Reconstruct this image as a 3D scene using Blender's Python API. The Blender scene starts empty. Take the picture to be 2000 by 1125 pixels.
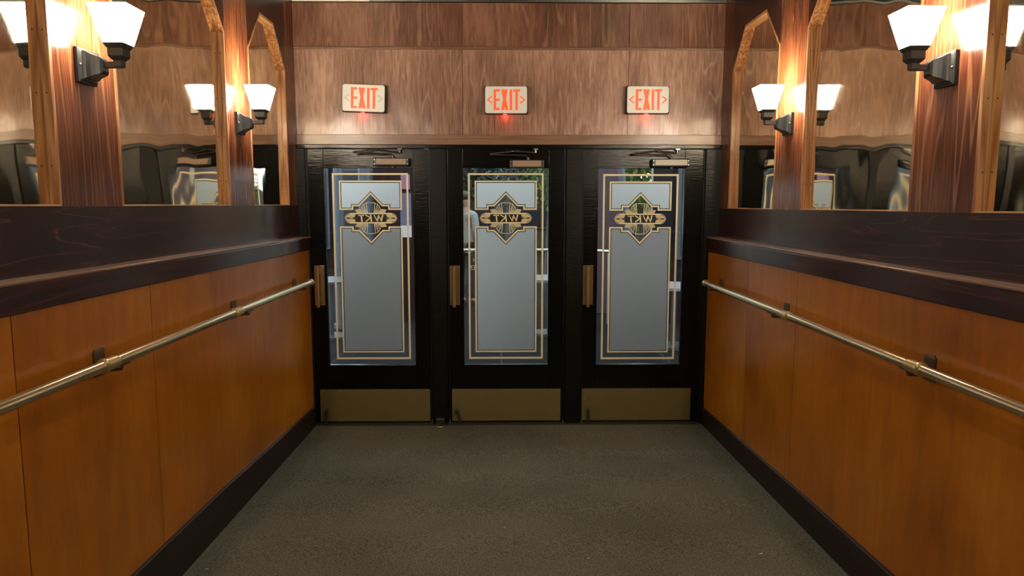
import bpy, math, random
from mathutils import Vector, Matrix
random.seed(7)
PI = math.pi
D2R = PI / 180
scene = bpy.context.scene
COL = scene.collection

# ------------------------------------------------------------------ camera, world, exposure
CAM_Z = 1.66
pitch = math.atan((562.5 - 400) / 1400.0)
yaw = math.atan((1000 - 979) / 1400.0)
cd = bpy.data.cameras.new('camera')
cam = bpy.data.objects.new('camera', cd)
COL.objects.link(cam)
cam.location = (0, 0, CAM_Z)
cam.rotation_euler = (PI / 2 - pitch, 0, -yaw)
cd.sensor_width = 36.0
cd.lens = 36.0 * 1400.0 / 2000.0
cd.clip_start = 0.05
cd.clip_end = 200
scene.camera = cam

w = bpy.data.worlds.new('sky')
scene.world = w
w.use_nodes = True
w.node_tree.nodes['Background'].inputs[0].default_value = (0.84, 0.93, 1.0, 1)
w.node_tree.nodes['Background'].inputs[1].default_value = 2.8

vs = scene.view_settings
vs.view_transform = 'Standard'
vs.look = 'None'
vs.exposure = 0.55
vs.gamma = 1.0
vs.use_curve_mapping = False

SHADE_E = 66.0       # strength of the sconce shades
DOWN_W = 3.0        # watts of each added ceiling downlight
LAMP_COL = (1.0, 0.85, 0.66)

# ------------------------------------------------------------------ helpers
class MB:
    def __init__(s):
        s.v = []; s.f = []
    def quad(s, a, b, c, d):
        n = len(s.v); s.v += [tuple(a), tuple(b), tuple(c), tuple(d)]; s.f.append((n, n+1, n+2, n+3)); return s
    def box(s, x0, x1, y0, y1, z0, z1):
        n = len(s.v)
        s.v += [(x0,y0,z0),(x1,y0,z0),(x1,y1,z0),(x0,y1,z0),(x0,y0,z1),(x1,y0,z1),(x1,y1,z1),(x0,y1,z1)]
        s.f += [tuple(n+i for i in q) for q in ((0,3,2,1),(4,5,6,7),(0,1,5,4),(1,2,6,5),(2,3,7,6),(3,0,4,7))]
        return s
    def frustum(s, axis, a, sa, b, sb, cu=0, cv=0):
        """square frustum along an axis; sa/sb half sizes (tuple or float); cu,cv centre on other axes"""
        def ring(t, h):
            hu, hv = h if isinstance(h, tuple) else (h, h)
            pts = [(-hu,-hv),(hu,-hv),(hu,hv),(-hu,hv)]
            if axis == 0: return [(t, cu+p, cv+q) for p, q in pts]
            if axis == 2: return [(cu+p, cv+q, t) for p, q in pts]
            return [(cu+p, t, cv+q) for p, q in pts]
        n = len(s.v); s.v += ring(a, sa) + ring(b, sb)
        s.f += [(n+3,n+2,n+1,n),(n+4,n+5,n+6,n+7)] + [(n+i, n+(i+1)%4, n+4+(i+1)%4, n+4+i) for i in range(4)]
        return s
    def prism(s, pts, y0, y1):
        """polygon in (x,z) extruded along y"""
        n = len(s.v); k = len(pts)
        s.v += [(p[0], y0, p[1]) for p in pts] + [(p[0], y1, p[1]) for p in pts]
        s.f.append(tuple(range(n, n+k))); s.f.append(tuple(range(n+2*k-1, n+k-1, -1)))
        s.f += [(n+i, n+k+i, n+k+(i+1)%k, n+(i+1)%k) for i in range(k)]
        return s
    def prismx(s, pts, x0, x1):
        """polygon in (y,z) extruded along x"""
        n = len(s.v); k = len(pts)
        s.v += [(x0, p[0], p[1]) for p in pts] + [(x1, p[0], p[1]) for p in pts]
        s.f.append(tuple(range(n, n+k))); s.f.append(tuple(range(n+2*k-1, n+k-1, -1)))
        s.f += [(n+i, n+k+i, n+k+(i+1)%k, n+(i+1)%k) for i in range(k)]
        return s
    def ring(s, A, B, y0, y1):
        """area between polygons A (outer) and B (inner, same count), in (x,z), extruded along y"""
        n = len(s.v); k = len(A)
        for P in (A, B):
            for y in (y0, y1):
                s.v += [(p[0], y, p[1]) for p in P]
        for i in range(k):
            j = (i+1) % k
            s.f += [(n+i, n+j, n+2*k+j, n+2*k+i), (n+k+i, n+3*k+i, n+3*k+j, n+k+j),
                    (n+i, n+k+i, n+k+j, n+j), (n+2*k+i, n+2*k+j, n+3*k+j, n+3*k+i)]
        return s
    def stroke(s, pts, wd, y0, y1):
        """open polyline in (x,z) drawn with width wd"""
        for (a, b) in zip(pts[:-1], pts[1:]):
            dx, dz = b[0]-a[0], b[1]-a[1]; L = math.hypot(dx, dz) or 1e-6
            nx, nz = -dz/L*wd/2, dx/L*wd/2
            ex, ez = dx/L*wd*0.3, dz/L*wd*0.3
            s.prism([(a[0]+nx-ex, a[1]+nz-ez), (b[0]+nx+ex, b[1]+nz+ez), (b[0]-nx+ex, b[1]-nz+ez), (a[0]-nx-ex, a[1]-nz-ez)], y0, y1)
        return s
    def tube(s, pts, r, seg=16):
        rs = r if isinstance(r, (list, tuple)) else [r]*len(pts)
        n = len(s.v); P = [Vector(p) for p in pts]
        prev = None
        for i, p in enumerate(P):
            t = (P[min(i+1, len(P)-1)] - P[max(i-1, 0)]).normalized()
            up = Vector((0,0,1)) if abs(t.z) < 0.95 else Vector((1,0,0))
            u = t.cross(up).normalized() if prev is None else (prev - t*prev.dot(t)).normalized()
            prev = u; v = t.cross(u)
            for k in range(seg):
                a = 2*PI*k/seg
                q = p + (u*math.cos(a) + v*math.sin(a))*rs[i]
                s.v.append(tuple(q))
        for i in range(len(P)-1):
            for k in range(seg):
                a = n+i*seg+k; b = n+i*seg+(k+1) % seg
                s.f.append((a, b, b+seg, a+seg))
        s.f.append(tuple(n+k for k in range(seg-1, -1, -1)))
        m = n+(len(P)-1)*seg
        s.f.append(tuple(m+k for k in range(seg)))
        return s
    def ball(s, c, r, seg=12, rings=8):
        rx, ry, rz = r if isinstance(r, tuple) else (r, r, r)
        n = len(s.v)
        s.v.append((c[0], c[1], c[2]+rz))
        for i in range(1, rings):
            th = PI*i/rings
            for k in range(seg):
                a = 2*PI*k/seg
                s.v.append((c[0]+rx*math.sin(th)*math.cos(a), c[1]+ry*math.sin(th)*math.sin(a), c[2]+rz*math.cos(th)))
        s.v.append((c[0], c[1], c[2]-rz)); last = len(s.v)-1
        for k in range(seg):
            s.f.append((n, n+1+k, n+1+(k+1) % seg))
            for i in range(rings-2):
                a = n+1+i*seg+k; b = n+1+i*seg+(k+1) % seg
                s.f.append((a, a+seg, b+seg, b))
            a = n+1+(rings-2)*seg
            s.f.append((a+k, last, a+(k+1) % seg))
        return s
    def build(s, name, mat, parent=None, bevel=0, smooth=False, loc=None):
        me = bpy.data.meshes.new(name)
        vv = s.v
        if loc is not None:
            vv = [(p[0]-loc[0], p[1]-loc[1], p[2]-loc[2]) for p in s.v]
        me.from_pydata(vv, [], s.f); me.update()
        o = bpy.data.objects.new(name, me); COL.objects.link(o)
        if mat: me.materials.append(mat)
        if loc is not None: o.location = loc
        if parent is not None: o.parent = parent
        if smooth:
            for p in me.polygons: p.use_smooth = True
            me.set_sharp_from_angle(angle=40*D2R)
        if bevel:
            b = o.modifiers.new('bevel', 'BEVEL'); b.width = bevel; b.segments = 2; b.limit_method = 'ANGLE'
        return o

def offset(P, d):
    """inward mitre offset of a polygon, whatever its winding"""
    k = len(P); area = sum(P[i][0]*P[(i+1) % k][1]-P[(i+1) % k][0]*P[i][1] for i in range(k))
    sg = 1 if area > 0 else -1
    out = []
    for i in range(k):
        a, b, c = P[i-1], P[i], P[(i+1) % k]
        def nrm(p, q):
            dx, dz = q[0]-p[0], q[1]-p[1]; L = math.hypot(dx, dz); return (-dz/L*sg, dx/L*sg)
        n1, n2 = nrm(a, b), nrm(b, c)
        bx, bz = n1[0]+n2[0], n1[1]+n2[1]; q = bx*bx+bz*bz
        m = 2*d/q
        out.append((b[0]+bx*m, b[1]+bz*m))
    return out

def shift(P, x, z): return [(p[0]+x, p[1]+z) for p in P]
def tag(o, label, cat, group=None):
    o['label'] = label; o['category'] = cat
    if group: o['group'] = group
    return o
def struct(o):
    o['kind'] = 'structure'; return o
def empty(name, loc=(0,0,0), rz=0):
    o = bpy.data.objects.new(name, None); COL.objects.link(o)
    o.location = loc; o.rotation_euler = (0,0,rz); o.empty_display_size = 0.1
    return o
def copy_tree(o, parent=None):
    c = o.copy(); COL.objects.link(c)
    c.parent = parent
    for ch in list(o.children): copy_tree(ch, c)
    return c

# ------------------------------------------------------------------ materials
def newmat(name):
    m = bpy.data.materials.new(name); m.use_nodes = True
    return m, m.node_tree.nodes, m.node_tree.links, m.node_tree.nodes['Principled BSDF']

def simple(name, col, rough=0.5, metal=0.0, emis=None, es=0, bump=None, spec=0.5):
    m, N, L, P = newmat(name)
    P.inputs['Base Color'].default_value = (*col, 1)
    P.inputs['Roughness'].default_value = rough
    P.inputs['Metallic'].default_value = metal
    P.inputs['Specular IOR Level'].default_value = spec
    if emis:
        P.inputs['Emission Color'].default_value = (*emis, 1); P.inputs['Emission Strength'].default_value = es
    if bump:
        sc, st, dist = bump
        tc = N.new('ShaderNodeTexCoord'); mp = N.new('ShaderNodeMapping'); mp.inputs['Scale'].default_value = sc
        nz = N.new('ShaderNodeTexNoise'); nz.inputs['Scale'].default_value = 1; nz.inputs['Detail'].default_value = 4
        b = N.new('ShaderNodeBump'); b.inputs['Strength'].default_value = st; b.inputs['Distance'].default_value = dist
        L.new(tc.outputs['Object'], mp.inputs['Vector']); L.new(mp.outputs['Vector'], nz.inputs['Vector'])
        L.new(nz.outputs['Fac'], b.inputs['Height']); L.new(b.outputs['Normal'], P.inputs['Normal'])
    return m

def wood(name, c_dark, c_mid, c_light, grain=(30, 30, 1.6), ring=2.2, rough=0.28, blotch=0.35, coat=0.0, streak=0.5, bump=0.15, lowbump=0.0, contrast=1.0, lines=0.0, line_col=None):
    """procedural grain: 'grain' is the noise scale per object axis (small = along the fibre)"""
    m, N, L, P = newmat(name)
    tc = N.new('ShaderNodeTexCoord'); oi = N.new('ShaderNodeObjectInfo')
    add = N.new('ShaderNodeVectorMath'); add.operation = 'ADD'
    mul = N.new('ShaderNodeVectorMath'); mul.operation = 'SCALE'; mul.inputs['Scale'].default_value = 7.3
    comb = N.new('ShaderNodeCombineXYZ')
    for i in range(3): L.new(oi.outputs['Random'], comb.inputs[i])
    L.new(comb.outputs[0], mul.inputs[0]); L.new(tc.outputs['Object'], add.inputs[0]); L.new(mul.outputs[0], add.inputs[1])
    def mapping(sc):
        mp = N.new('ShaderNodeMapping'); mp.inputs['Scale'].default_value = sc
        L.new(add.outputs[0], mp.inputs['Vector']); return mp.outputs['Vector']
    # cathedral rings: contours of a stretched noise
    n1 = N.new('ShaderNodeTexNoise'); n1.inputs['Scale'].default_value = 1; n1.inputs['Detail'].default_value = 2; n1.inputs['Roughness'].default_value = 0.45
    L.new(mapping(tuple(g*0.10*ring for g in grain)), n1.inputs['Vector'])
    mr = N.new('ShaderNodeMath'); mr.operation = 'MULTIPLY'; mr.inputs[1].default_value = 24
    L.new(n1.outputs['Fac'], mr.inputs[0])
    fr = N.new('ShaderNodeMath'); fr.operation = 'PINGPONG'; fr.inputs[1].default_value = 1.0
    L.new(mr.outputs[0], fr.inputs[0])
    # fine fibre
    n2 = N.new('ShaderNodeTexNoise'); n2.inputs['Scale'].default_value = 1; n2.inputs['Detail'].default_value = 6; n2.inputs['Roughness'].default_value = 0.6
    L.new(mapping(tuple(g*2.5 for g in grain)), n2.inputs['Vector'])
    # broad blotches
    n3 = N.new('ShaderNodeTexNoise'); n3.inputs['Scale'].default_value = 1; n3.inputs['Detail'].default_value = 3
    L.new(mapping(tuple(max(g*0.12, 1.2) for g in grain)), n3.inputs['Vector'])
    mx = N.new('ShaderNodeMix'); mx.data_type = 'FLOAT'; mx.inputs['Factor'].default_value = streak
    L.new(n2.outputs['Fac'], mx.inputs['A']); L.new(fr.outputs[0], mx.inputs['B'])
    mx2 = N.new('ShaderNodeMix'); mx2.data_type = 'FLOAT'; mx2.inputs['Factor'].default_value = blotch
    L.new(mx.outputs['Result'], mx2.inputs['A']); L.new(n3.outputs['Fac'], mx2.inputs['B'])
    cr = N.new('ShaderNodeValToRGB'); e = cr.color_ramp.elements
    lo = 0.5-0.25/contrast; hi = 0.5+0.25/contrast
    e[0].position = lo; e[0].color = (*c_dark, 1); e[1].position = hi; e[1].color = (*c_light, 1)
    k = cr.color_ramp.elements.new(0.5); k.color = (*c_mid, 1)
    L.new(mx2.outputs['Result'], cr.inputs['Fac']); L.new(cr.outputs['Color'], P.inputs['Base Color'])
    if lines:
        # thin pale growth lines where the ring contours pass
        ms = N.new('ShaderNodeMapRange'); ms.inputs['From Min'].default_value = 0; ms.inputs['From Max'].default_value = .20
        ms.inputs['To Min'].default_value = lines; ms.inputs['To Max'].default_value = 0
        L.new(fr.outputs[0], ms.inputs['Value'])
        mm = N.new('ShaderNodeMath'); mm.operation = 'MULTIPLY'; L.new(ms.outputs[0], mm.inputs[0]); L.new(n2.outputs['Fac'], mm.inputs[1])
        mc = N.new('ShaderNodeMix'); mc.data_type = 'RGBA'
        L.new(mm.outputs[0], mc.inputs['Factor']); L.new(cr.outputs['Color'], mc.inputs['A']); mc.inputs['B'].default_value = (*(line_col or c_light), 1)
        L.new(mc.outputs['Result'], P.inputs['Base Color'])
    P.inputs['Roughness'].default_value = rough
    if coat: P.inputs['Coat Weight'].default_value = coat; P.inputs['Coat Roughness'].default_value = 0.12
    b = N.new('ShaderNodeBump'); b.inputs['Strength'].default_value = bump; b.inputs['Distance'].default_value = 0.002
    L.new(n2.outputs['Fac'], b.inputs['Height'])
    if lowbump:
        n4 = N.new('ShaderNodeTexNoise'); n4.inputs['Scale'].default_value = 1; n4.inputs['Detail'].default_value = 2
        L.new(mapping((5, 5, 3)), n4.inputs['Vector'])
        b2 = N.new('ShaderNodeBump'); b2.inputs['Strength'].default_value = 1; b2.inputs['Distance'].default_value = lowbump
        L.new(n4.outputs['Fac'], b2.inputs['Height']); L.new(b.outputs['Normal'], b2.inputs['Normal'])
        L.new(b2.outputs['Normal'], P.inputs['Normal'])
    else:
        L.new(b.outputs['Normal'], P.inputs['Normal'])
    return m

M = {}
M['post'] = wood('mahogany_stained_post', (.065,.019,.011), (.125,.038,.018), (.24,.080,.030), grain=(30,30,1.9), ring=1.7, rough=.21, streak=.15, blotch=.45, contrast=1.9, lines=1.5, line_col=(.36,.16,.07))
M['board'] = wood('mahogany_stained_board', (.016,.005,.005), (.026,.008,.007), (.060,.020,.015), grain=(34,2.6,34), rough=.26, streak=.15, blotch=.4, lines=1.0, line_col=(.11,.045,.032))  # same stain as the posts; low board's shade put into a darker colour
M['ledge'] = wood('mahogany_ledge', (.022,.006,.005), (.034,.009,.007), (.07,.02,.013), grain=(30,1.5,30), rough=.22, streak=.5, blotch=.3)
M['cap'] = wood('worn_ledge_cap', (.13,.075,.05), (.20,.12,.085), (.32,.21,.15), grain=(30,1.5,30), rough=.28, streak=.3, blotch=.4)  # dusty top; the highlight along the ledge is put into its pale colour
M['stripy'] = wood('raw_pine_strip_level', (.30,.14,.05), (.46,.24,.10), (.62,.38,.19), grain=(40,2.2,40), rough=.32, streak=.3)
M['base'] = wood('dark_baseboard', (.014,.0065,.005), (.018,.009,.007), (.028,.014,.011), grain=(30,1.5,30), rough=.45, streak=.3)
M['strip'] = wood('raw_pine_strip', (.20,.075,.022), (.34,.15,.055), (.50,.26,.11), grain=(50,50,2.6), rough=.35, streak=.42, contrast=1.5)
M['panel'] = wood('amber_plywood', (.28,.083,.005), (.45,.148,.008), (.60,.23,.014), grain=(8,8,1.5), rough=.28, streak=.05, blotch=.65, bump=.05, contrast=1.5)
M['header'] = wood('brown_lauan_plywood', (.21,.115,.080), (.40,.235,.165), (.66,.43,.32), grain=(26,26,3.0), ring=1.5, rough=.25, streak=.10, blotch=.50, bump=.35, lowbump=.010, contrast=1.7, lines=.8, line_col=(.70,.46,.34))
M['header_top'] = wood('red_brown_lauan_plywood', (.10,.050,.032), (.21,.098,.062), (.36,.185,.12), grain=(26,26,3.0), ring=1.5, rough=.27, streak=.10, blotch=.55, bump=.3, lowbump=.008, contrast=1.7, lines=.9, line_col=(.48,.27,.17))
M['header_trim'] = wood('brown_header_trim', (.15,.085,.052), (.24,.135,.083), (.36,.21,.13), grain=(2.0,30,40), rough=.30, streak=.35)
M['dark'] = simple('dark_ceiling_paint', (.006,.006,.006), .35)
M['black'] = simple('black_door_paint', (.0030,.0036,.0034), .22, spec=.28, bump=((14, 14, 90), .6, .0016))
M['blackrib'] = simple('black_ribbed_post_paint', (.0045,.0055,.0048), .30, spec=.3, bump=((14, 14, 190), .8, .002))
M['brass'] = simple('aged_brass', (.60,.49,.28), .20, .85, bump=((60, 3, 60), .05, .001))
M['brass2'] = simple('polished_brass', (.62,.47,.21), .28, .8)
M['kick'] = simple('brushed_brass_kick_plate', (.30,.245,.10), .45, .6, bump=((2, 30, 160), .2, .002))
M['bronze'] = simple('dark_bronze', (.16,.13,.085), .38, .8)
M['iron'] = simple('dark_grey_metal', (.05,.055,.056), .42, .5)
M['steel'] = simple('dull_steel', (.40,.40,.38), .35, 1.0)
M['chrome'] = simple('pale_metal_edge', (.55,.58,.55), .3, 1.0)
M['gold'] = simple('gold_leaf_line', (.97,.90,.58), .5, 0)
M['goldfill'] = simple('gold_leaf_fill', (.72,.61,.34), .5, 0)
M['outline'] = simple('black_outline_paint', (.004,.004,.004), .5)
M['signwhite'] = simple('ivory_plastic', (.84,.83,.74), .4, emis=(1,.97,.85), es=.10)
M['signhousing'] = simple('dark_sign_housing', (.02,.018,.015), .5)
M['signred'] = simple('lit_red_letter', (.72,.09,.03), .4, emis=(1,.11,.025), es=.55)
M['signgrey'] = simple('unlit_arrow', (.66,.65,.56), .5, emis=(1,.97,.85), es=.06)
M['redled'] = simple('red_led_lens', (.8,.05,.04), .3, emis=(1,.05,.03), es=3.0)
M['closer_tan'] = simple('tan_closer_cover', (.42,.30,.21), .45)
M['closer_white'] = simple('pale_closer_cover', (.62,.60,.50), .45)
M['closer_brown'] = simple('brown_closer_cover', (.36,.26,.19), .45)
M['paper'] = simple('paper_scrap', (.7,.68,.6), .8)

def carpet_mat():
    m, N, L, P = newmat('grey_brown_carpet')
    tc = N.new('ShaderNodeTexCoord')
    def nz(sc, det, ro=.5):
        n = N.new('ShaderNodeTexNoise'); n.inputs['Scale'].default_value = sc; n.inputs['Detail'].default_value = det; n.inputs['Roughness'].default_value = ro
        L.new(tc.outputs['Object'], n.inputs['Vector']); return n
    a = nz(120, 4, .75); b = nz(1.1, 4)
    mx = N.new('ShaderNodeMix'); mx.data_type = 'FLOAT'; mx.inputs['Factor'].default_value = .22
    L.new(a.outputs['Fac'], mx.inputs['A']); L.new(b.outputs['Fac'], mx.inputs['B'])
    cr = N.new('ShaderNodeValToRGB'); e = cr.color_ramp.elements
    e[0].position = .38; e[0].color = (.052,.051,.040, 1); e[1].position = .64; e[1].color = (.245,.232,.180, 1)
    L.new(mx.outputs['Result'], cr.inputs['Fac']); L.new(cr.outputs['Color'], P.inputs['Base Color'])
    P.inputs['Roughness'].default_value = .95; P.inputs['Specular IOR Level'].default_value = .15
    bm = N.new('ShaderNodeBump'); bm.inputs['Strength'].default_value = .7; bm.inputs['Distance'].default_value = .004
    L.new(a.outputs['Fac'], bm.inputs['Height']); L.new(bm.outputs['Normal'], P.inputs['Normal'])
    return m
M['carpet'] = carpet_mat()

def mirror_mat():
    m, N, L, P = newmat('wavy_antique_mirror')
    P.inputs['Base Color'].default_value = (.93,.86,.68, 1); P.inputs['Metallic'].default_value = 1; P.inputs['Roughness'].default_value = .035
    tc = N.new('ShaderNodeTexCoord'); mp = N.new('ShaderNodeMapping'); mp.inputs['Scale'].default_value = (1, 3.4, 2.4)
    n = N.new('ShaderNodeTexNoise'); n.inputs['Scale'].default_value = 1; n.inputs['Detail'].default_value = .6
    L.new(tc.outputs['Object'], mp.inputs['Vector']); L.new(mp.outputs['Vector'], n.inputs['Vector'])
    b = N.new('ShaderNodeBump'); b.inputs['Strength'].default_value = 1; b.inputs['Distance'].default_value = .0065
    L.new(n.outputs['Fac'], b.inputs['Height']); L.new(b.outputs['Normal'], P.inputs['Normal'])
    return m
M['mirror'] = mirror_mat()

def glass_mat():
    m, N, L, P = newmat('clear_pane')
    N.remove(P); out = N['Material Output']
    t = N.new('ShaderNodeBsdfTransparent'); t.inputs[0].default_value = (.90,.93,.92, 1)
    g = N.new('ShaderNodeBsdfGlossy'); g.inputs['Roughness'].default_value = .015
    fr = N.new('ShaderNodeFresnel'); fr.inputs[0].default_value = 1.5
    mx = N.new('ShaderNodeMixShader')
    L.new(fr.outputs[0], mx.inputs[0]); L.new(t.outputs[0], mx.inputs[1]); L.new(g.outputs[0], mx.inputs[2]); L.new(mx.outputs[0], out.inputs[0])
    return m
M['glass'] = glass_mat()

def frost_mat():
    m, N, L, P = newmat('frosted_etched_glass')
    N.remove(P); out = N['Material Output']
    r = N.new('ShaderNodeBsdfRefraction'); r.inputs['Roughness'].default_value = .80; r.inputs['IOR'].default_value = 1.4; r.inputs[0].default_value = (.92,.95,.95, 1)
    t = N.new('ShaderNodeBsdfTranslucent'); t.inputs[0].default_value = (.80,.84,.84, 1)
    d = N.new('ShaderNodeBsdfDiffuse'); d.inputs[0].default_value = (.62,.63,.61, 1)
    m1 = N.new('ShaderNodeMixShader'); m1.inputs[0].default_value = .14
    m2 = N.new('ShaderNodeMixShader'); m2.inputs[0].default_value = .17
    L.new(r.outputs[0], m1.inputs[1]); L.new(t.outputs[0], m1.inputs[2])
    L.new(m1.outputs[0], m2.inputs[1]); L.new(d.outputs[0], m2.inputs[2]); L.new(m2.outputs[0], out.inputs[0])
    return m
M['frost'] = frost_mat()

def shade_mat():
    m, N, L, P = newmat('lit_opal_glass_shade')
    P.inputs['Base Color'].default_value = (.9,.86,.75, 1); P.inputs['Roughness'].default_value = .3
    P.inputs['Emission Color'].default_value = (*LAMP_COL, 1); P.inputs['Emission Strength'].default_value = SHADE_E
    return m
M['shade'] = shade_mat()

# ------------------------------------------------------------------ dimensions
YD = 5.32            # plane of the doors
XL, XR = -1.483, 1.610   # faces of the mirrored upper walls
YB = -3.0            # back of the modelled corridor
ZC = 3.115
def floor_z(y): return max(0, (5.30 - y) * 0.0185) if y > -3.5 else .15

# ------------------------------------------------------------------ floor, ceiling, walls
fl = MB()
fl.v += [(-1.6, YB, floor_z(YB)), (1.72, YB, floor_z(YB)), (1.72, 5.30, 0), (-1.6, 5.30, 0), (1.72, 5.40, 0), (-1.6, 5.40, 0)]
fl.f += [(0,1,2,3), (3,2,4,5)]
n = len(fl.v)
fl.v += [(p[0], p[1], -.1) for p in fl.v[:6]]
fl.f += [(6,9,8,7), (9,11,10,8), (0,6,7,1), (5,4,10,11)]
struct(fl.build('floor', M['carpet']))
struct(MB().box(-1.75, 1.87, YB, 5.50, ZC, ZC+.12).build('ceiling', M['dark']))
struct(MB().box(-1.75, 1.87, YB-.1, YB, 0, ZC).build('wall_back', M['panel']))

def side_wall(side):
    """side=-1 left, +1 right; returns the wall structure with its boards as parts"""
    s = side
    X = XL if s < 0 else XR                 # face of posts
    WX = -1.420 if s < 0 else 1.540         # face of the amber plywood
    BX = -1.402 if s < 0 else 1.522         # face of ledge / baseboard
    zs = 1.655 if s < 0 else 1.632          # bottom of the mirrors
    nm = 'left' if s < 0 else 'right'
    def bx(mb, xa, xb, *r): return mb.box(min(xa, xb), max(xa, xb), *r)
    wall = struct(bx(MB(), X+s*.045, X+s*.16, YB, 5.50, -.05, ZC).build('wall_'+nm, M['dark']))
    # amber plywood sheets with dark seams between them
    seams = [YB, -1.2, 0.0, 1.24, 2.072, 2.898, 5.318] if s < 0 else [YB, -1.2, 0.0, 1.24, 3.682, 4.424, 5.318]
    for a, b in zip(seams[:-1], seams[1:]):
        bx(MB(), WX, X+s*.045, a+.0022, b-.0022, 0.0, 1.34).build('wainscot_panel', M['panel'], wall, loc=None)
    # ledge capping the plywood
    if s < 0: t = [(YB, 1.452, 1.368), (5.30, 1.429, 1.330)]
    else: t = [(YB, 1.400, 1.318), (5.30, 1.425, 1.316)]
    lb = MB(); n0 = 0
    def slab(mb, xa, xb, prof):
        """prof = [(y, ztop, zbot)] swept between xa and xb"""
        n = len(mb.v)
        for (y, zt, zb) in prof: mb.v += [(xa, y, zb), (xb, y, zb), (xb, y, zt), (xa, y, zt)]
        for i in range(len(prof)-1):
            a = n+4*i; b = a+4
            mb.f += [(a, a+1, b+1, b), (a+1, a+2, b+2, b+1), (a+2, a+3, b+3, b+2), (a+3, a, b, b+3)]
        mb.f += [(n, n+3, n+2, n+1)]; e = n+4*(len(prof)-1); mb.f += [(e, e+1, e+2, e+3)]
        return mb
    xa, xb = sorted((BX, X+s*.04))
    slab(lb, xa, xb, [(y, a-.010, b) for y, a, b in t]).build('ledge_rail', M['ledge'], wall, bevel=.004)
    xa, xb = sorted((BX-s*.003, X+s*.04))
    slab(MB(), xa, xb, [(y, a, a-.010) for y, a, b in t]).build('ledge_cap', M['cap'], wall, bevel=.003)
    # baseboard
    bb = MB()
    tops = [(YB, .36), (2.6, .252), (3.5, .230), (4.4, .185), (5.30, .147)] if s < 0 else [(YB, .33), (2.6, .219), (3.5, .194), (4.4, .160), (5.30, .128)]
    xa, xb = sorted((BX, WX+s*.01))
    slab(bb, xa, xb, [(y, z, floor_z(y)-.02) for y, z in tops])
    struct(bb.build('baseboard_'+nm, M['base'], bevel=.004))
    # horizontal board under the mirrors
    bx(MB(), X, X+s*.04, YB, 5.318, 1.30, zs).build('sill_board', M['board'], wall, loc=(X, 0, 1.5))
    # bays: mirrors set between posts
    if s < 0: bays = [(4.350, 5.086), (2.844, 3.990), (1.312, 2.459), (-.22, .926)]
    else: bays = [(4.240, 5.094), (2.812, 3.866), (1.37, 2.440), (-.10, .98)]
    posts = [(bays[0][1], 5.318), (bays[1][1], bays[0][0]), (bays[2][1], bays[1][0]), (bays[3][1], bays[2][0]), (YB, bays[3][0])]
    zt = 2.835; zv = 2.582; ch = zt-zv
    for a, b in posts:
        bx(MB(), X, X+s*.04, a, b, zs, ZC).build('post', M['post'], wall, loc=(X, (a+b)/2, 2.0))
    for a, b in bays:
        # board over the arch with its two chamfered corners
        cn = .235
        pts = [(a, zv), (a+cn, zt), (b-cn, zt), (b, zv), (b, ZC), (a, ZC)]
        m = MB(); xs = sorted((X, X+s*.04)); m.prismx(pts, *xs)
        m.build('arch_board', M['board'], wall, loc=(X, (a+b)/2, 2.9))
        # the mirror lying in the bay
        root = empty('wall_mirror', (X, (a+b)/2, zs))
        MX = X+s*.030
        out = [(a, zs), (b, zs), (b, zv), (b-cn, zt), (a+cn, zt), (a, zv)]
        mc = (a+b)/2
        def rel(mb): mb.v = [(p[0]-X, p[1]-mc, p[2]-zs) for p in mb.v]; return mb
        m = MB(); xs = sorted((MX, MX+s*.004)); m.prismx(out, *xs)
        rel(m).build('mirror_glass', M['mirror'], root)
        inn = offset(out, .016)
        for q in (0, 1): inn[q] = (inn[q][0], zs+.006)
        names = ['sill_strip', 'side_strip', 'corner_strip', 'top_strip', 'corner_strip', 'side_strip']
        xs = sorted((X-s*.003, MX))
        for i in range(6):
            j = (i+1) % 6
            m = MB().prismx([out[i], out[j], inn[j], inn[i]], *xs)
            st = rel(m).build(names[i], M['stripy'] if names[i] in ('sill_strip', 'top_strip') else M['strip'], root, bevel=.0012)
            if names[i] in ('side_strip', 'corner_strip'):
                # countersunk screw heads on the face of the strip
                P0, P1 = Vector(inn[i]), Vector(inn[j]); nd = (Vector(out[i])-Vector(inn[i])) 
                fr = (.14, .40, .62, .88) if names[i] == 'side_strip' else (.3, .8)
                for f in fr:
                    p = P0.lerp(P1, f)
                    d = (P1-P0).normalized(); nn = Vector((-d.y, d.x))
                    if nn.dot(Vector((mc, 2.2))-p) < 0: nn = -nn
                    c = p; xm = X+s*.014
                    k = MB().tube([(xm, c.x-nn.x*.002, c.y-nn.y*.002), (xm, c.x+nn.x*.0008, c.y+nn.y*.0008)], .0030, 8)
                    rel(k).build('screw', M['iron'], st)
        root['_side'] = s; root['_bay'] = bays.index((a, b))
    return wall

wl = side_wall(-1)
wr = side_wall(1)
mir_lab = {(-1,0): 'narrow arched wall mirror on the left wall, right next to the black doors',
           (-1,1): 'wide wavy wall mirror between the two sconces of the left wall',
           (-1,2): 'wall mirror at the left edge of the photo, left of the nearer left sconce',
           (-1,3): 'wall mirror of the left wall closest behind the camera',
           (1,0): 'narrow arched wall mirror on the right wall, right next to the black doors',
           (1,1): 'wide wavy wall mirror between the two sconces of the right wall',
           (1,2): 'wall mirror at the right edge of the photo, right of the nearer right sconce',
           (1,3): 'wall mirror of the right wall closest behind the camera'}
for o in list(COL.objects):
    if o.name.startswith('wall_mirror'):
        tag(o, mir_lab[(int(o['_side']), int(o['_bay']))], 'mirror', 'wooden framed mirrors along the corridor walls')
        del o['_side']; del o['_bay']

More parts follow.
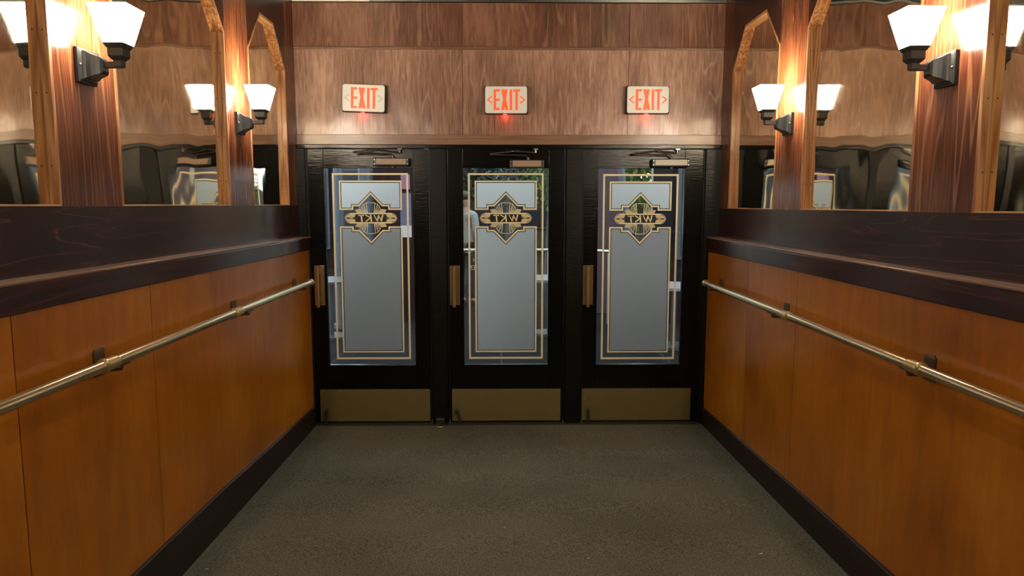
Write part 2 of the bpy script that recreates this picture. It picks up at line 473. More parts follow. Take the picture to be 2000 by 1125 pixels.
# ------------------------------------------------------------------ end wall above and around the doors
we = struct(MB().box(-1.60, 1.73, 5.38, 5.50, 2.075, ZC).build('wall_end', M['dark']))
for a, b in ((-1.483, -.279), (-.276, .922), (.925, 1.610)):
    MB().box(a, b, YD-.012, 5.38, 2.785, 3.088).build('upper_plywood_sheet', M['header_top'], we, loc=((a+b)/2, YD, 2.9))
    # the lower sheets lean a few millimetres
    m = MB().box(a, b, YD-.006, 5.38, 2.165, 2.765)
    m.v = [(x, y + ((2.765-z)/.6*.010 if y < 5.35 else 0), z) for x, y, z in m.v]
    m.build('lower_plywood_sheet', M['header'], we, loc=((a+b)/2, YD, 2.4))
MB().box(-1.483, 1.610, YD-.022, 5.38, 2.765, 2.785).build('picture_moulding', M['header_trim'], we, bevel=.006)
MB().box(-1.483, 1.610, YD-.020, 5.38, 2.094, 2.166).build('header_board', M['header_trim'], we, bevel=.003)
MB().box(-1.483, 1.610, YD-.03, 5.38, 3.092, 3.108).build('metal_edge', M['chrome'], we)
MB().box(-1.478, -.93, YD-.034, YD-.029, 3.090, 3.112).build('pale_tape_strip', M['signwhite'], we)  # brightness on the metal edge's left end, put in as a pale glowing strip
# black frame: head, jambs, mullions
fr = MB()
fr.box(-1.483, 1.610, YD-.012, 5.42, 2.066, 2.096)
struct(fr.build('trim_1', M['black'], bevel=.004))
jn = 2
for (a, b) in ((-1.600, -1.418), (-.528, -.394), (.470, .607), (1.492, 1.73)):
    m = MB().box(a+.010, b-.010, YD-.020, 5.42, 0, 2.066)
    m.box(a, b, YD+.006, 5.42, 0, 2.066)
    struct(m.build('trim_%d' % jn, M['blackrib'], bevel=.003)); jn += 1
struct(MB().box(-1.42, 1.50, 5.28, 5.40, .0, .010).build('trim_%d' % jn, M['bronze']))

# ------------------------------------------------------------------ doors
UP = [(-.23,.275), (.23,.275), (.23,.0605), (.1285,.0605), (.1285,.0865), (.0848,.0865), (0,.1732), (-.0848,.0865), (-.1285,.0865), (-.1285,.0605), (-.23,.0605)]
LO = [(x, -z if abs(z) < .2 else -1.009) for x, z in UP]
def ell(cx, cz, rx, rz, rot=0, n=18):
    return [(cx+math.cos(t)*rx*math.cos(rot)-math.sin(t)*rz*math.sin(rot), cz+math.cos(t)*rx*math.sin(rot)+math.sin(t)*rz*math.cos(rot)) for t in [2*PI*i/n for i in range(n)]]

def emblem(cx, cz, y, parent):
    """fan-and-banner crest seen from behind: lettering is mirrored"""
    def sh(P): return shift(P, cx, cz)
    g = MB(); f = MB(); k = MB()
    # black banner behind the letters
    k.prism(sh([(-.155,.030), (.155,.030), (.155,-.030), (-.155,-.030)]), y-.0002, y+.0004)
    for sz in (1, -1):
        g.stroke(sh([(-.150, sz*.034), (.150, sz*.034)]), .0095, y-.002, y)
        # keystone
        g.stroke(sh([(-.024, sz*.038), (-.032, sz*.113), (.032, sz*.113), (.024, sz*.038)]), .0042, y-.002, y)
        for sx in (1, -1):
            g.stroke(sh([(sx*.032, sz*.108), (sx*.050, sz*.103), (sx*.062, sz*.089), (sx*.071, sz*.072)]), .0036, y-.002, y)
            for (px, pz, bx_) in ((.050,.103,.028), (.057,.096,.033), (.0655,.083,.038), (.071,.072,.042)):
                g.stroke(sh([(sx*bx_, sz*.040), (sx*px, sz*pz)]), .0028, y-.002, y)
            f.prism(sh([(sx*.117, sz*.063), (sx*.078, sz*.068), (sx*.046, sz*.039), (sx*.104, sz*.039)]), y-.0015, y)
    for sx in (1, -1):
        # scalloped rosette at each end of the banner
        arc = [(sx*(.150+.038*math.sin(t)), .036*math.cos(t)) for t in [PI*i/10 for i in range(11)]]
        g.stroke(sh(arc), .0038, y-.0022, y)
        g.stroke(sh([(sx*.186, 0), (sx*.193, 0)]), .004, y-.002, y)
        for sz in (1, -1):
            f.prism(sh(ell(sx*.148, sz*.015, .036, .0165, -sx*sz*.30)), y-.0012, y)
            for q in (.010, .022, .031):
                g.stroke(sh([(sx*.187, sz*.002), (sx*(.165-q*.4), sz*q), (sx*.118, sz*q*.55)]), .0017, y-.002, y)
        k.prism(sh([(sx*.187, 0), (sx*.168, .005), (sx*.140, 0), (sx*.168, -.005)]), y-.0026, y-.0020)
    # letters T, K, W in mirror image, drawn with a lean
    def ln(pts, wd=.0078): 
        g.stroke(sh([(px + pz*-.10, pz) for px, pz in pts]), wd, y-.0022, y)
    ln([(-.089,.020), (-.049,.020)], .007); ln([(-.069,.020), (-.069,-.0225)], .0105)
    ln([(.001,.0225), (.001,-.0225)], .0105); ln([(-.002,.002), (-.036,.0225)], .0075); ln([(-.004,.001), (-.037,-.0225)], .0085)
    ln([(.089,.0225), (.074,-.021)], .0095); ln([(.074,-.021), (.060,.020)], .006); ln([(.060,.020), (.044,-.021)], .0095); ln([(.044,-.021), (.026,.0225)], .006)
    e = g.build('gold_crest', M['gold'], parent)
    f.build('crest_fill', M['goldfill'], parent); k.build('crest_shadow', M['outline'], parent)  # black banner and rosette wedges in outline paint
    return e

def door(idx, xa, xb, gx0, gx1, ex, kx, hx, cl, cmat):
    y0, y1 = YD, YD+.044
    gz0, gz1 = .457, 1.930
    m = MB()
    m.box(xa, gx0, y0, y1, .012, 2.064); m.box(gx1, xb, y0, y1, .012, 2.064)
    m.box(gx0, gx1, y0, y1, .012, gz0); m.box(gx0, gx1, y0, y1, gz1, 2.064)
    leaf = struct(m.build('door_%d' % idx, M['black'], bevel=.0025))
    # raised bead around the pane
    b = MB().ring([(gx0-.012, gz0-.012), (gx1+.012, gz0-.012), (gx1+.012, gz1+.012), (gx0-.012, gz1+.012)],
                  [(gx0+.004, gz0+.004), (gx1-.004, gz0+.004), (gx1-.004, gz1-.004), (gx0+.004, gz1-.004)], y0-.008, y0+.006)
    b.build('glazing_bead', M['black'], leaf, bevel=.003)
    gy = y0+.018
    g = MB().box(gx0, gx1, gy, gy+.006, gz0, gz1).build('glass_pane', M['glass'], leaf)
    cz = 1.562 - (.006 if idx == 3 else 0)
    for P, in ((UP,), (LO,)):
        P = shift(P, ex, cz)
        A = offset(P, .0115); B = offset(P, .0165)
        MB().ring(P, A, gy-.004, gy-.001).build('gold_outline', M['gold'], g)
        MB().ring(A, B, gy-.0035, gy-.001).build('black_outline', M['outline'], g)
        fp = MB(); fp.v = [(p[0], gy-.002, p[1]) for p in B]; fp.f = [tuple(range(len(B)))]
        fp.build('frosted_panel', M['frost'], g)
    O = [(ex-.279, cz-1.061), (ex+.279, cz-1.061), (ex+.279, cz+.329), (ex-.279, cz+.329)]
    MB().ring(O, offset(O, .0135), gy-.004, gy-.001).build('gold_border', M['gold'], g)
    emblem(ex, cz, gy-.0015, g)
    # kick plate with its row of studs
    kz0, kz1 = .024, .272
    kp = MB().box(kx[0], kx[1], y0-.004, y0, kz0, kz1).build('kick_plate', M['kick'], leaf, bevel=.001)
    st = MB()
    for i in range(7):
        px = kx[0]+.02+(kx[1]-kx[0]-.04)*i/6
        for z in (kz0+.012, kz1-.012): st.ball((px, y0-.004, z), .0032, 8, 4)
    for z in (.11, .19):
        for px in (kx[0]+.02, kx[1]-.02): st.ball((px, y0-.004, z), .0032, 8, 4)
    st.build('stud', M['brass2'], kp)
    # pull handle: back plate with a turned grip
    hz0, hz1 = .915, 1.212
    h = MB().box(hx-.038, hx+.038, y0-.005, y0, hz0, hz1).build('handle_plate', M['brass'], leaf, bevel=.0015)
    MB().tube([(hx-.004, y0-.042, hz0-.010), (hx-.004, y0-.042, hz1-.004)], .0115, 14).build('handle_grip', M['brass2'], h, smooth=True)
    s2 = MB()
    for z in (hz0+.045, hz1-.045): s2.box(hx-.010, hx+.002, y0-.042, y0-.004, z-.018, z+.018)
    s2.build('handle_standoff', M['brass2'], h, bevel=.003)
    # hydraulic closer: body, end caps and folding arm
    cx0, cx1, cz0, cz1 = cl
    by = y0-.060
    cb = MB().box(cx0, cx1, by, y0, cz0, cz1).build('door_closer', M['iron'], leaf, bevel=.008)
    MB().box(cx0+.022, cx1-.020, by-.004, by+.002, cz0+.009, cz1-.006).build('closer_cover', cmat, cb, bevel=.002)
    sc = MB()
    for px in (cx0+.010, cx1-.009):
        for z in (cz0+.013, cz1-.013): sc.tube([(px, by-.002, z), (px, by+.002, z)], .004, 8)
    sc.build('closer_screw', M['steel'], cb)
    cm = (cx0+cx1)/2+.01
    pin = (cm, y0-.035)
    elbow = (cx0-.135, y0-.075, cz1+.040)
    foot = (cx0+.19, y0-.028, 2.058)
    a = MB()
    a.tube([(pin[0], pin[1], cz0-.012), (pin[0], pin[1], cz1+.014)], .010, 12)
    a.tube([(pin[0], pin[1], cz1+.012), (pin[0]-.02, pin[1]-.005, cz1+.030), (elbow[0], elbow[1], elbow[2]-.006)], [.0065, .0055, .0042], 8)
    a.build('closer_arm', M['bronze'], cb, smooth=True)
    a = MB()
    a.tube([(elbow[0], elbow[1], elbow[2]), (foot[0]-.16, foot[1]-.02, elbow[2]+.020), (foot[0], foot[1], foot[2]-.020)], [.0055, .0045, .0045], 8)
    a.ball((elbow[0], elbow[1], elbow[2]-.002), .0085, 10, 6)
    a.ball((foot[0]-.13, foot[1]-.022, elbow[2]+.023), .006, 8, 6)
    a.ball((foot[0]-.17, foot[1]-.024, elbow[2]+.020), .006, 8, 6)
    a.tube([(foot[0], foot[1], foot[2]-.022), (foot[0], foot[1], foot[2]+.004)], .007, 10)
    a.box(foot[0]-.016, foot[0]+.016, foot[1]-.012, foot[1]+.03, foot[2], foot[2]+.008)
    a.build('closer_link', M['steel'] if idx != 1 else M['bronze'], cb, smooth=True)
    # kick-down holder
    dx = kx[0]+.045 if idx != 2 else kx[0]+.030
    lean = .035 if idx == 2 else .004
    hm = MB().tube([(dx, y0-.020, .118), (dx+lean*.6, y0-.030, .065), (dx+lean, y0-.034, .022)], [.011, .008, .009], 10)
    hm.box(dx+lean-.013, dx+lean+.013, y0-.044, y0-.024, .012, .030); hm.box(dx-.006, dx+.012, y0-.022, y0, .085, .125)
    ho = hm.build('door_holder', M['iron'], leaf, smooth=True)
    MB().tube([(dx, y0-.034, .118), (dx, y0-.019, .118)], .011, 12).build('holder_cap', M['steel'], ho, smooth=True)
    return leaf

door(1, -1.412, -.531, -1.298, -.642, -.9625, (-1.372, -.541), -1.350, (-.925, -.668, 1.940, 1.998), M['closer_brown'])
door(2, -.391, .467, -.283, .353, .0345, (-.375, .449), -.346, (.062, .312, 1.925, 1.985), M['closer_tan'])
door(3, .610, 1.489, .711, 1.354, 1.0325, (.611, 1.442), .648, (1.098, 1.372, 1.935, 1.992), M['closer_white'])

# vinyl lettering on the left clear margin of the middle pane, partly hidden by the gold lines
def glyph(m, ch, x, z, h, y, wd):
    W = h*.5
    S = {'N': [[(0,0),(0,1),(1,0),(1,1)]], 'O': [[(0,.1),(0,.9),(.2,1),(.8,1),(1,.9),(1,.1),(.8,0),(.2,0),(0,.1)]],
         'P': [[(0,0),(0,1),(1,1),(1,.5),(0,.5)]], 'E': [[(1,0),(0,0),(0,1),(1,1)],[(0,.5),(.8,.5)]],
         'R': [[(0,0),(0,1),(1,1),(1,.5),(0,.5)],[(.4,.5),(1,0)]], 'X': [[(0,0),(1,1)],[(0,1),(1,0)]],
         'I': [[(.5,0),(.5,1)]], 'T': [[(0,1),(1,1)],[(.5,1),(.5,0)]], 'S': [[(1,.9),(.8,1),(.1,1),(0,.75),(1,.3),(.9,0),(.1,0),(0,.1)]]}[ch]
    for st in S: m.stroke([(x+a*W, z+b*h) for a, b in st], wd, y-.0006, y)
vl = MB()
for i, ch in enumerate('NO'): glyph(vl, ch, -.208+i*.022, 1.235, .030, YD+.0145, .003)
for i, ch in enumerate('PERI'): glyph(vl, ch, -.243+i*.021, 1.178, .032, YD+.0145, .003)
vl.stroke([(-.215,1.330), (-.225,1.323), (-.215,1.315)], .004, YD+.0139, YD+.0145)
vl.build('vinyl_lettering', simple('white_vinyl', (.8,.8,.75), .5), bpy.data.objects['door_2'])

# ------------------------------------------------------------------ exit signs
def exit_sign(x, z, rot, arrows_lit, label):
    root = empty('exit_sign', (x, YD-.004, z)); root.rotation_euler = (0, rot, 0)
    W, H = .150, .094
    MB().box(-W-.004, W+.006, -.045, .004, -H-.004, H+.002).build('housing', M['signhousing'], root, bevel=.006)
    def rr(w_, h_, r):
        P = []
        for cx, cz, a0 in ((w_-r, h_-r, 0), (-w_+r, h_-r, 90), (-w_+r, -h_+r, 180), (w_-r, -h_+r, 270)):
            for t in range(4): P.append((cx+r*math.cos((a0+t*30)*D2R), cz+r*math.sin((a0+t*30)*D2R)))
        return P
    fc = MB().prism(rr(W, H, .014), -.054, -.044).build('face_plate', M['signwhite'], root, bevel=.002)
    y0, y1 = -.0552, -.0535
    h = .073; L = MB()
    def bar(a, b, wd): L.stroke([a, b], wd, y0, y1)
    t = .0185
    # E
    L.box(-.090, -.090+t, y0, y1, -h, h)
    for z0 in (h-t*.85, -t*.42, -h): L.box(-.090+t, -.046, y0, y1, z0, z0+t*.85)
    # X
    L.prism([(-.036,h), (-.014,h), (.0165,-h), (-.0065,-h)], y0, y1)
    L.prism([(.010,h), (-.010,h), (-.036,-h), (-.014,-h)], y0-.0003, y1)
    # I
    L.box(.025, .025+t, y0, y1, -h, h)
    # T
    L.box(.050, .100, y0, y1, h-t*.85, h); L.box(.0655, .0655+t, y0, y1, -h, h-t*.85)
    L.build('exit_lettering', M['signred'], fc)
    for s in (-1, 1):
        cx = s*.117
        a = MB().stroke([(cx-s*.014+0*s, .023), (cx+s*.016, 0), (cx-s*.014, -.023)], .0085, y0, y1)
        a.build('arrow', M['signred'] if arrows_lit else M['signgrey'], fc)
    MB().box(-.020, .006, -.040, -.020, -H-.007, -H-.003).build('status_lens', M['redled'], root)
    ld = bpy.data.lights.new('status_glow', 'POINT'); ld.energy = .10; ld.color = (1,.06,.04); ld.shadow_soft_size = .008
    lo = bpy.data.objects.new('status_glow', ld); COL.objects.link(lo); lo.parent = root; lo.location = (-.008, -.026, -H-.016)
    tag(root, label, 'exit sign', 'exit signs over the three doors')
exit_sign(-.983, 2.418, 2.0*D2R, False, 'slightly tilted EXIT sign with unlit arrows above the left door')
exit_sign(.037, 2.408, 0, True, 'EXIT sign with two red arrows above the middle door')
exit_sign(1.058, 2.411, 0, True, 'EXIT sign with two red arrows above the right door')

# ------------------------------------------------------------------ wall sconces
def make_sconce():
    """wall at x=0, lamp reaching towards +x; origin at the centre of the back plate"""
    root = empty('wall_sconce')
    m = MB().frustum(0, 0, .060, .014, .060); m.frustum(0, .014, .058, .020, .048)
    bp = m.build('mount_plate', M['iron'], root, bevel=.002)
    cv = MB(); prof = [(.018, .046), (.030, .043), (.042, .036), (.056, .031), (.070, .027), (.078, .018)]
    for (a, ra), (b, rb) in zip(prof[:-1], prof[1:]): cv.frustum(0, a, (ra*.95, ra*1.05), b, (rb*.95, rb*1.05), 0, .002)
    cv.build('plate_cover', M['iron'], root)
    for sy, sz in ((.052, 0), (-.052, 0)):
        MB().ball((.017, sy, sz), .005, 8, 6).build('screw', M['steel'], bp, smooth=True)
    MB().tube([(.052, 0, .034), (.052, 0, .047)], .004, 8).build('finial', M['steel'], bp, smooth=True)
    MB().box(.070, .140, -.010, .010, -.004, .018).build('arm', M['iron'], root, bevel=.002)
    so = MB().frustum(2, .000, .015, .024, .015, .126, 0)
    so.frustum(2, .020, .015, .034, .027, .126, 0); so.frustum(2, .034, .027, .064, .027, .126, 0); so.frustum(2, .062, .029, .078, .038, .126, 0)
    so.build('socket', M['iron'], root, bevel=.0015)
    # flared square glass shade, open on top
    z0, z1, a, b, t = .077, .205, .037, .068, .004
    sh = MB(); cx = .126; n = 0
    def rg(z, h): return [(cx-h,-h,z), (cx+h,-h,z), (cx+h,h,z), (cx-h,h,z)]
    sh.v = rg(z0, a)+rg(z1, b)+rg(z1, b-t)+rg(z0+.006, a-t)
    for i in range(4):
        j = (i+1) % 4
        sh.f += [(i, j, 4+j, 4+i), (4+i, 4+j, 8+j, 8+i), (8+i, 8+j, 12+j, 12+i)]
    sh.f += [(3,2,1,0), (12,13,14,15)]
    sh.build('glass_shade', M['shade'], root, bevel=.003)
    return root
proto = make_sconce()
sc_spots = [(XL, 2.646, 2.147, 0, 'nearer sconce on the left wall, dark metal with a lit square shade'),
            (XL, 4.160, 2.116, 0, 'farther sconce on the left wall, close to the black doors'),
            (XR, 2.632, 2.143, PI, 'nearer sconce on the right wall, dark metal with a lit square shade'),
            (XR, 4.062, 2.107, PI, 'farther sconce on the right wall, close to the black doors'),
            (XL, 1.120, 2.150, 0, 'sconce on the left wall level with the camera, out of the photo'),
            (XR, 1.180, 2.150, PI, 'sconce on the right wall level with the camera, out of the photo')]
for i, (x, y, z, r, lab) in enumerate(sc_spots):
    o = proto if i == 0 else copy_tree(proto)
    o.location = (x, y, z); o.rotation_euler = (0, 0, r)
    tag(o, lab, 'wall lamp', 'wall sconces on the posts between the mirrors')

# ------------------------------------------------------------------ unseen ceiling downlights, added to brighten the corridor
for i, (x, y) in enumerate(((.06, 3.1), (.06, .9), (.06, -1.2))):
    root = empty('recessed_downlight', (x, y, ZC))
    MB().ring([(.09*math.cos(2*PI*k/24), .09*math.sin(2*PI*k/24)) for k in range(24)], [(.07*math.cos(2*PI*k/24), .07*math.sin(2*PI*k/24)) for k in range(24)], 0, .006).build('trim_ring', M['chrome'], root).rotation_euler = (PI/2, 0, 0)
    MB().tube([(0, 0, -.002), (0, 0, 0)], .068, 24).build('lens', simple('downlight_lens', (.9,.85,.7), .4, emis=LAMP_COL, es=1.0), root)
    ld = bpy.data.lights.new('downlight', 'SPOT'); ld.energy = DOWN_W*4; ld.color = (1.0,.86,.66); ld.spot_size = 150*D2R; ld.spot_blend = .9; ld.shadow_soft_size = .07
    lo = bpy.data.objects.new('downlight_lamp', ld); COL.objects.link(lo); lo.location = (0, 0, -.03); lo.parent = root
    tag(root, ['round recessed ceiling light in the middle of the corridor', 'round recessed ceiling light just ahead of the camera', 'round recessed ceiling light behind the camera'][i], 'ceiling light', 'recessed ceiling lights of the corridor')

# ------------------------------------------------------------------ handrails
def handrail(side, x, wx, z_a, z_b, yend, coup, brk, label):
    root = empty('handrail', (x, yend, (z_a+z_b)/2)); s = side
    def zz(y): return z_a + (z_b-z_a)*(yend-y)/(yend+1.5)
    ox, oy, oz = root.location
    def rel(mb): mb.v = [(p[0]-ox, p[1]-oy, p[2]-oz) for p in mb.v]; return mb
    pts = [(x, yend, zz(yend)), (x, 2.5, zz(2.5)), (x, -1.5, zz(-1.5))]
    rel(MB().tube(pts, .0190, 28)).build('rail_pipe', M['brass'], root, smooth=True)
    for y in coup:
        z = zz(y); c = MB()
        ys = [-.045, -.040, -.034, -.015, .020, .045]
        rs = [.0205, .026, .0265, .0225, .0225, .0200]
        c.tube([(x, y+q, z) for q in ys], rs, 28)
        rel(c).build('coupling', M['brass2'], root, smooth=True)
    z = zz(yend)
    rel(MB().tube([(x, yend-.02, z), (x, yend-.012, z), (x, yend+.008, z), (x, yend+.014, z), (x, yend+.016, z)], [.020, .0245, .0245, .019, .004], 28)).build('end_cap', M['brass2'], root, smooth=True)
    for y in brk:
        z = zz(y); b = MB()
        xs = sorted((wx, wx-s*.006))
        b.prismx([(y-.034, z-.058), (y+.034, z-.058), (y+.034, z+.030), (y+.026, z+.038), (y-.026, z+.038), (y-.034, z+.030)], *xs)
        bo = rel(b).build('bracket_plate', M['bronze'], root, bevel=.001)
        rel(MB().tube([(wx-s*.004, y, z-.030), (wx-s*.03, y, z-.038), (x, y, z-.034), (x, y, z-.016)], [.010, .008, .008, .010], 12)).build('bracket_arm', M['bronze'], bo, smooth=True)
        rel(MB().box(x-.010, x+.010, y-.045, y+.045, z-.023, z-.017)).build('saddle', M['bronze'], bo)
    tag(root, label, 'handrail', 'brass handrails along both walls')
handrail(-1, -1.340, -1.420, 1.120, 1.120, 5.020, (3.62, 2.425), (4.90, 3.78, 2.50), 'brass pipe handrail running along the left wall')
handrail(1, 1.460, 1.540, 1.104, 1.070, 5.070, (3.62, 2.460), (4.95, 3.80, 2.50), 'brass pipe handrail running along the right wall')

# ------------------------------------------------------------------ small floor things
root = empty('floor_door_stop', (-.461, 5.27, 0))
MB().box(-.032, .032, -.020, .030, 0, .060).build('stop_block', M['iron'], root, bevel=.004)
MB().box(-.032, .032, -.024, -.014, .052, .060).build('top_edge', M['steel'], root, bevel=.001)
arc = [(.030*math.cos(t), -.020-.030*math.sin(t), .006) for t in [PI*i/8 for i in range(9)]]
MB().tube(arc, .006, 8).build('worn_brass_lip', M['brass2'], root, smooth=True)
tag(root, 'small dark metal door stop at the foot of the post between left and middle doors', 'door stop')
scraps = [(975, 885, .6, 'tiny white speck of paper on the carpet just below the middle door'),
          (1175, 873, .8, 'tiny white paper flake on the carpet in front of the right door'),
          (1486, 1082, 1.6, 'thin white paper shred on the carpet near the right baseboard'),
          (1115, 1014, .8, 'small white paper bit on the carpet right of centre'),
          (403, 1112, 1.4, 'curled white paper shred on the carpet at the bottom left'),
          (468, 1041, 1.0, 'small white paper flake on the carpet near the left baseboard'),
          (573, 918, .9, 'small white paper flake near the left baseboard, nearest the left door'),
          (985, 1031, .7, 'small white paper dot on the carpet in the centre foreground'),
          (1149, 1091, .8, 'white paper dot at the bottom of the photo right of centre')]
cF = Vector((math.sin(yaw)*math.cos(pitch), math.cos(yaw)*math.cos(pitch), -math.sin(pitch)))
cR = Vector((math.cos(yaw), -math.sin(yaw), 0)); cU = cR.cross(cF)
for px, py, s, lab in scraps:
    d = cF + cR*(px-1000)/1400 - cU*(py-562.5)/1400
    t = (0.098-CAM_Z)/(d.z+.0185*d.y)      # the sloping floor z = .098 - .0185 y
    p = Vector((0,0,CAM_Z)) + d*t
    m = MB().prism([(-.005*s,0), (.002*s,.001), (.006*s,.0035), (.001*s,.0028), (-.004*s,.002)], -.0018*s, .0018*s)
    o = m.build('paper_scrap', M['paper']); o.location = (p.x, p.y, floor_z(p.y)+.0003); o.rotation_euler = (0,0,random.uniform(-.6,.6))
    tag(o, lab, 'litter', 'paper scraps on the carpet')

# ------------------------------------------------------------------ outside, seen through the clear margins of the panes
def pave_mat():
    m, N, L, P = newmat('grey_sidewalk_slabs')
    tc = N.new('ShaderNodeTexCoord'); br = N.new('ShaderNodeTexBrick')
    br.offset = 0; br.inputs['Scale'].default_value = 1; br.inputs['Brick Width'].default_value = .9; br.inputs['Row Height'].default_value = .9
    br.inputs['Mortar Size'].default_value = .008; br.inputs['Color1'].default_value = (.007,.007,.0075,1); br.inputs['Color2'].default_value = (.011,.011,.012,1)
    br.inputs['Mortar'].default_value = (.03,.03,.034,1)
    L.new(tc.outputs['Object'], br.inputs['Vector']); L.new(br.outputs['Color'], P.inputs['Base Color']); P.inputs['Roughness'].default_value = .8; P.inputs['Specular IOR Level'].default_value = .03
    return m
struct(MB().box(-14, 14, 5.41, 40, -.12, -.01).build('ground_outside', pave_mat()))
sky_slab = MB().box(-6, 6, 5.52, 7.6, 3.35, 3.6).build('marquee_soffit', simple('marquee_paint', (.10,.10,.11), .6)); struct(sky_slab)  # unseen slab added over the sidewalk, blocks sky to dim the outside
purple = simple('plum_painted_wall', (.020,.011,.011), .9, spec=.1); tanw = simple('tan_stucco', (.30,.27,.20), .8); greyf = simple('blue_grey_metal', (.03,.035,.042), .5, .2)
def building(x0, x1, y, h, mat, label, wins):
    b = empty('building', ((x0+x1)/2, y, 0)); cx = (x0+x1)/2
    MB().box(x0-cx, x1-cx, 0, 1.2, -.01, h).build('wall', mat, b)
    for (a, c, z0, z1) in wins:
        f = MB().box(a-cx, c-cx, -.06, 0, z0, z1).build('window_frame', greyf, b)
        MB().box(a-cx+.06, c-cx-.06, -.07, -.055, z0+.06, z1-.06).build('pane', simple('dark_glass', (.01,.012,.015), .3, spec=.2), f)
    tag(b, label, 'building')
building(-1.85, -1.22, 10.5, 3.6, purple, 'plum painted wall seen through the right margin of the left door', [])
building(1.42, 1.86, 11.0, 3.8, simple('plum_brown_wall', (.05,.028,.032), .7), 'narrow plum brown pier seen through the left margin of the right door', [])
building(3.16, 4.5, 14, 4.2, tanw, 'tan stucco building seen through the top of the right door', [(3.5, 4.3, .4, 2.9)])
building(-13, -2.6, 19, 3.1, simple('slate_facade', (.007,.008,.010), .9, spec=.1), 'slate blue shopfront seen through the left margin of the left door', [(-8.9, -7.6, .5, 2.6), (-7.2, -5.9, .5, 2.6), (-5.5, -4.5, .5, 2.6), (-4.2, -3.2, .5, 2.6)])
building(-2.2, 5.0, 26, 3.4, simple('dark_green_facade', (.012,.017,.017), .8), 'dark facade far behind the trees of the middle door', [(-1.6, -.2, .8, 2.4), (.5, 1.9, .8, 2.4)])
building(2.36, 3.1, 10.0, 3.0, simple('slate_pier', (.008,.009,.012), .8, spec=.1), 'slate grey pier with a tall window at the right margin of the right door', [(2.44, 2.62, .9, 2.5), (2.7, 3.0, .9, 2.5)])
building(4.7, 13, 18, 3.2, simple('grey_far_facade', (.02,.021,.022), .7), 'long grey building far to the right outside', [(5.4, 6.6, .5, 2.5), (7.4, 8.6, .5, 2.5), (9.4, 10.6, .5, 2.5)])
building(4.9, 7.2, 24, 2.25, simple('low_grey_wall', (.03,.03,.033), .8), 'low grey building in the distance behind the bright tree', [])
# posters on the plum wall
po = MB().box(-.065, .065, -.01, 0, 0, .21).build('poster', simple('pink_poster', (.20,.09,.15), .6)); po.location = (-1.385, 10.50, 1.885)
tag(po, 'pink poster on the plum wall behind the left door', 'poster')
po = MB().box(-.08, .08, -.012, 0, 0, .64); po = po.build('notice_board', simple('lilac_notice', (.08,.08,.13), .6)); po.location = (-1.385, 10.50, 1.19)
tag(po, 'lilac and white notice board below the pink poster', 'notice')
cz_ = MB().box(-.08, .08, -.016, -.012, 0, .17).build('white_sheet', simple('white_sheet', (.4,.4,.44), .6), po)
# slim posts
for x, y, r, lab in ((-2.17, 9.7, .07, 'blue grey canopy post seen at the left of the left door'), (-1.86, 9.9, .09, 'thick blue grey canopy post seen near the middle of the left door'),
                     (1.88, 9.6, .05, 'pale leaning post seen at the top of the right door'), (3.0, 12.6, .06, 'thin pale post seen through the right margin of the right door')):
    p_ = MB().tube([(0, 0, -.01), (0 if r != .05 else -.25, 0, 1.8), (0 if r != .05 else -.5, 0, 3.9)], [r, r, r*.9], 16)
    p_.tube([(0, 0, -.01), (0, 0, .05)], r*1.6, 16)
    o = p_.build('canopy_post', simple('pale_blue_post', (.045,.055,.075), .5), smooth=True); o.location = (x, y, 0)
    tag(o, lab, 'post')
# railing behind the middle door
rl = empty('steel_railing', (.9, 10.0, 0))
for i in range(7): MB().tube([(-1.5+i*.42, 0, -.01), (-1.5+i*.42, 0, 1.02)], .016, 8).build('baluster', M['steel'], rl)
MB().tube([(-1.55, 0, 1.03), (.25, 0, 1.03), (1.2, -.9, 1.03)], .022, 8).build('top_rail', M['steel'], rl)
tag(rl, 'steel railing standing outside behind the middle door', 'railing')
# cafe tables
def table(x, y, lab, cloth):
    t = empty('round_table', (x, y, 0))
    MB().tube([(0,0,.70), (0,0,.73)], .38, 28).build('tabletop', simple('pale_tabletop', cloth, .5), t)
    MB().tube([(0,0,.02), (0,0,.70)], .03, 12).build('pedestal', M['iron'], t)
    MB().tube([(0,0,-.01), (0,0,.02)], .22, 20).build('foot', M['iron'], t)
    tag(t, lab, 'table')
table(2.02, 8.3, 'white round table seen through the right margin of the right door', (.16,.16,.18))
table(.62, 9.2, 'pale round table seen through the right margin of the middle door', (.12,.12,.12))
table(-2.15, 9.0, 'blue grey round table seen through the left margin of the left door', (.03,.04,.05))
# trees
def tree(x, y, h, r, nleaf, col, lab):
    t = empty('tree', (x, y, 0))
    tr = MB().tube([(0,0,-.02), (.05,0,h*.3), (-.03,.03,h*.55), (0,0,h*.8)], [.13,.10,.08,.03], 10)
    for k in range(6):
        a = k*1.05; tr.tube([(0,0,h*(.4+.05*k)), (math.cos(a)*r*.4, math.sin(a)*r*.4, h*(.55+.05*k)), (math.cos(a)*r*.75, math.sin(a)*r*.75, h*(.65+.05*k))], [.05,.03,.012], 6)
    tr.build('trunk', simple('bark', (.06,.05,.04), .9), t, smooth=True)
    lf = MB()
    for i in range(nleaf):
        while True:
            p = Vector((random.uniform(-1,1), random.uniform(-1,1), random.uniform(-1,1)))
            if p.length < 1: break
        c = Vector((p.x*r, p.y*r, h*.68+p.z*h*.38)); s = random.uniform(.05,.11)
        u = Vector((random.uniform(-1,1), random.uniform(-1,1), random.uniform(-1,1))).normalized(); v = u.cross(Vector((.3,.5,.8))).normalized()
        lf.quad(c-u*s, c-v*s*.5, c+u*s, c+v*s*.5)
    lf.build('foliage', simple('leaf_green', col, .5), t)
    tag(t, lab, 'tree')
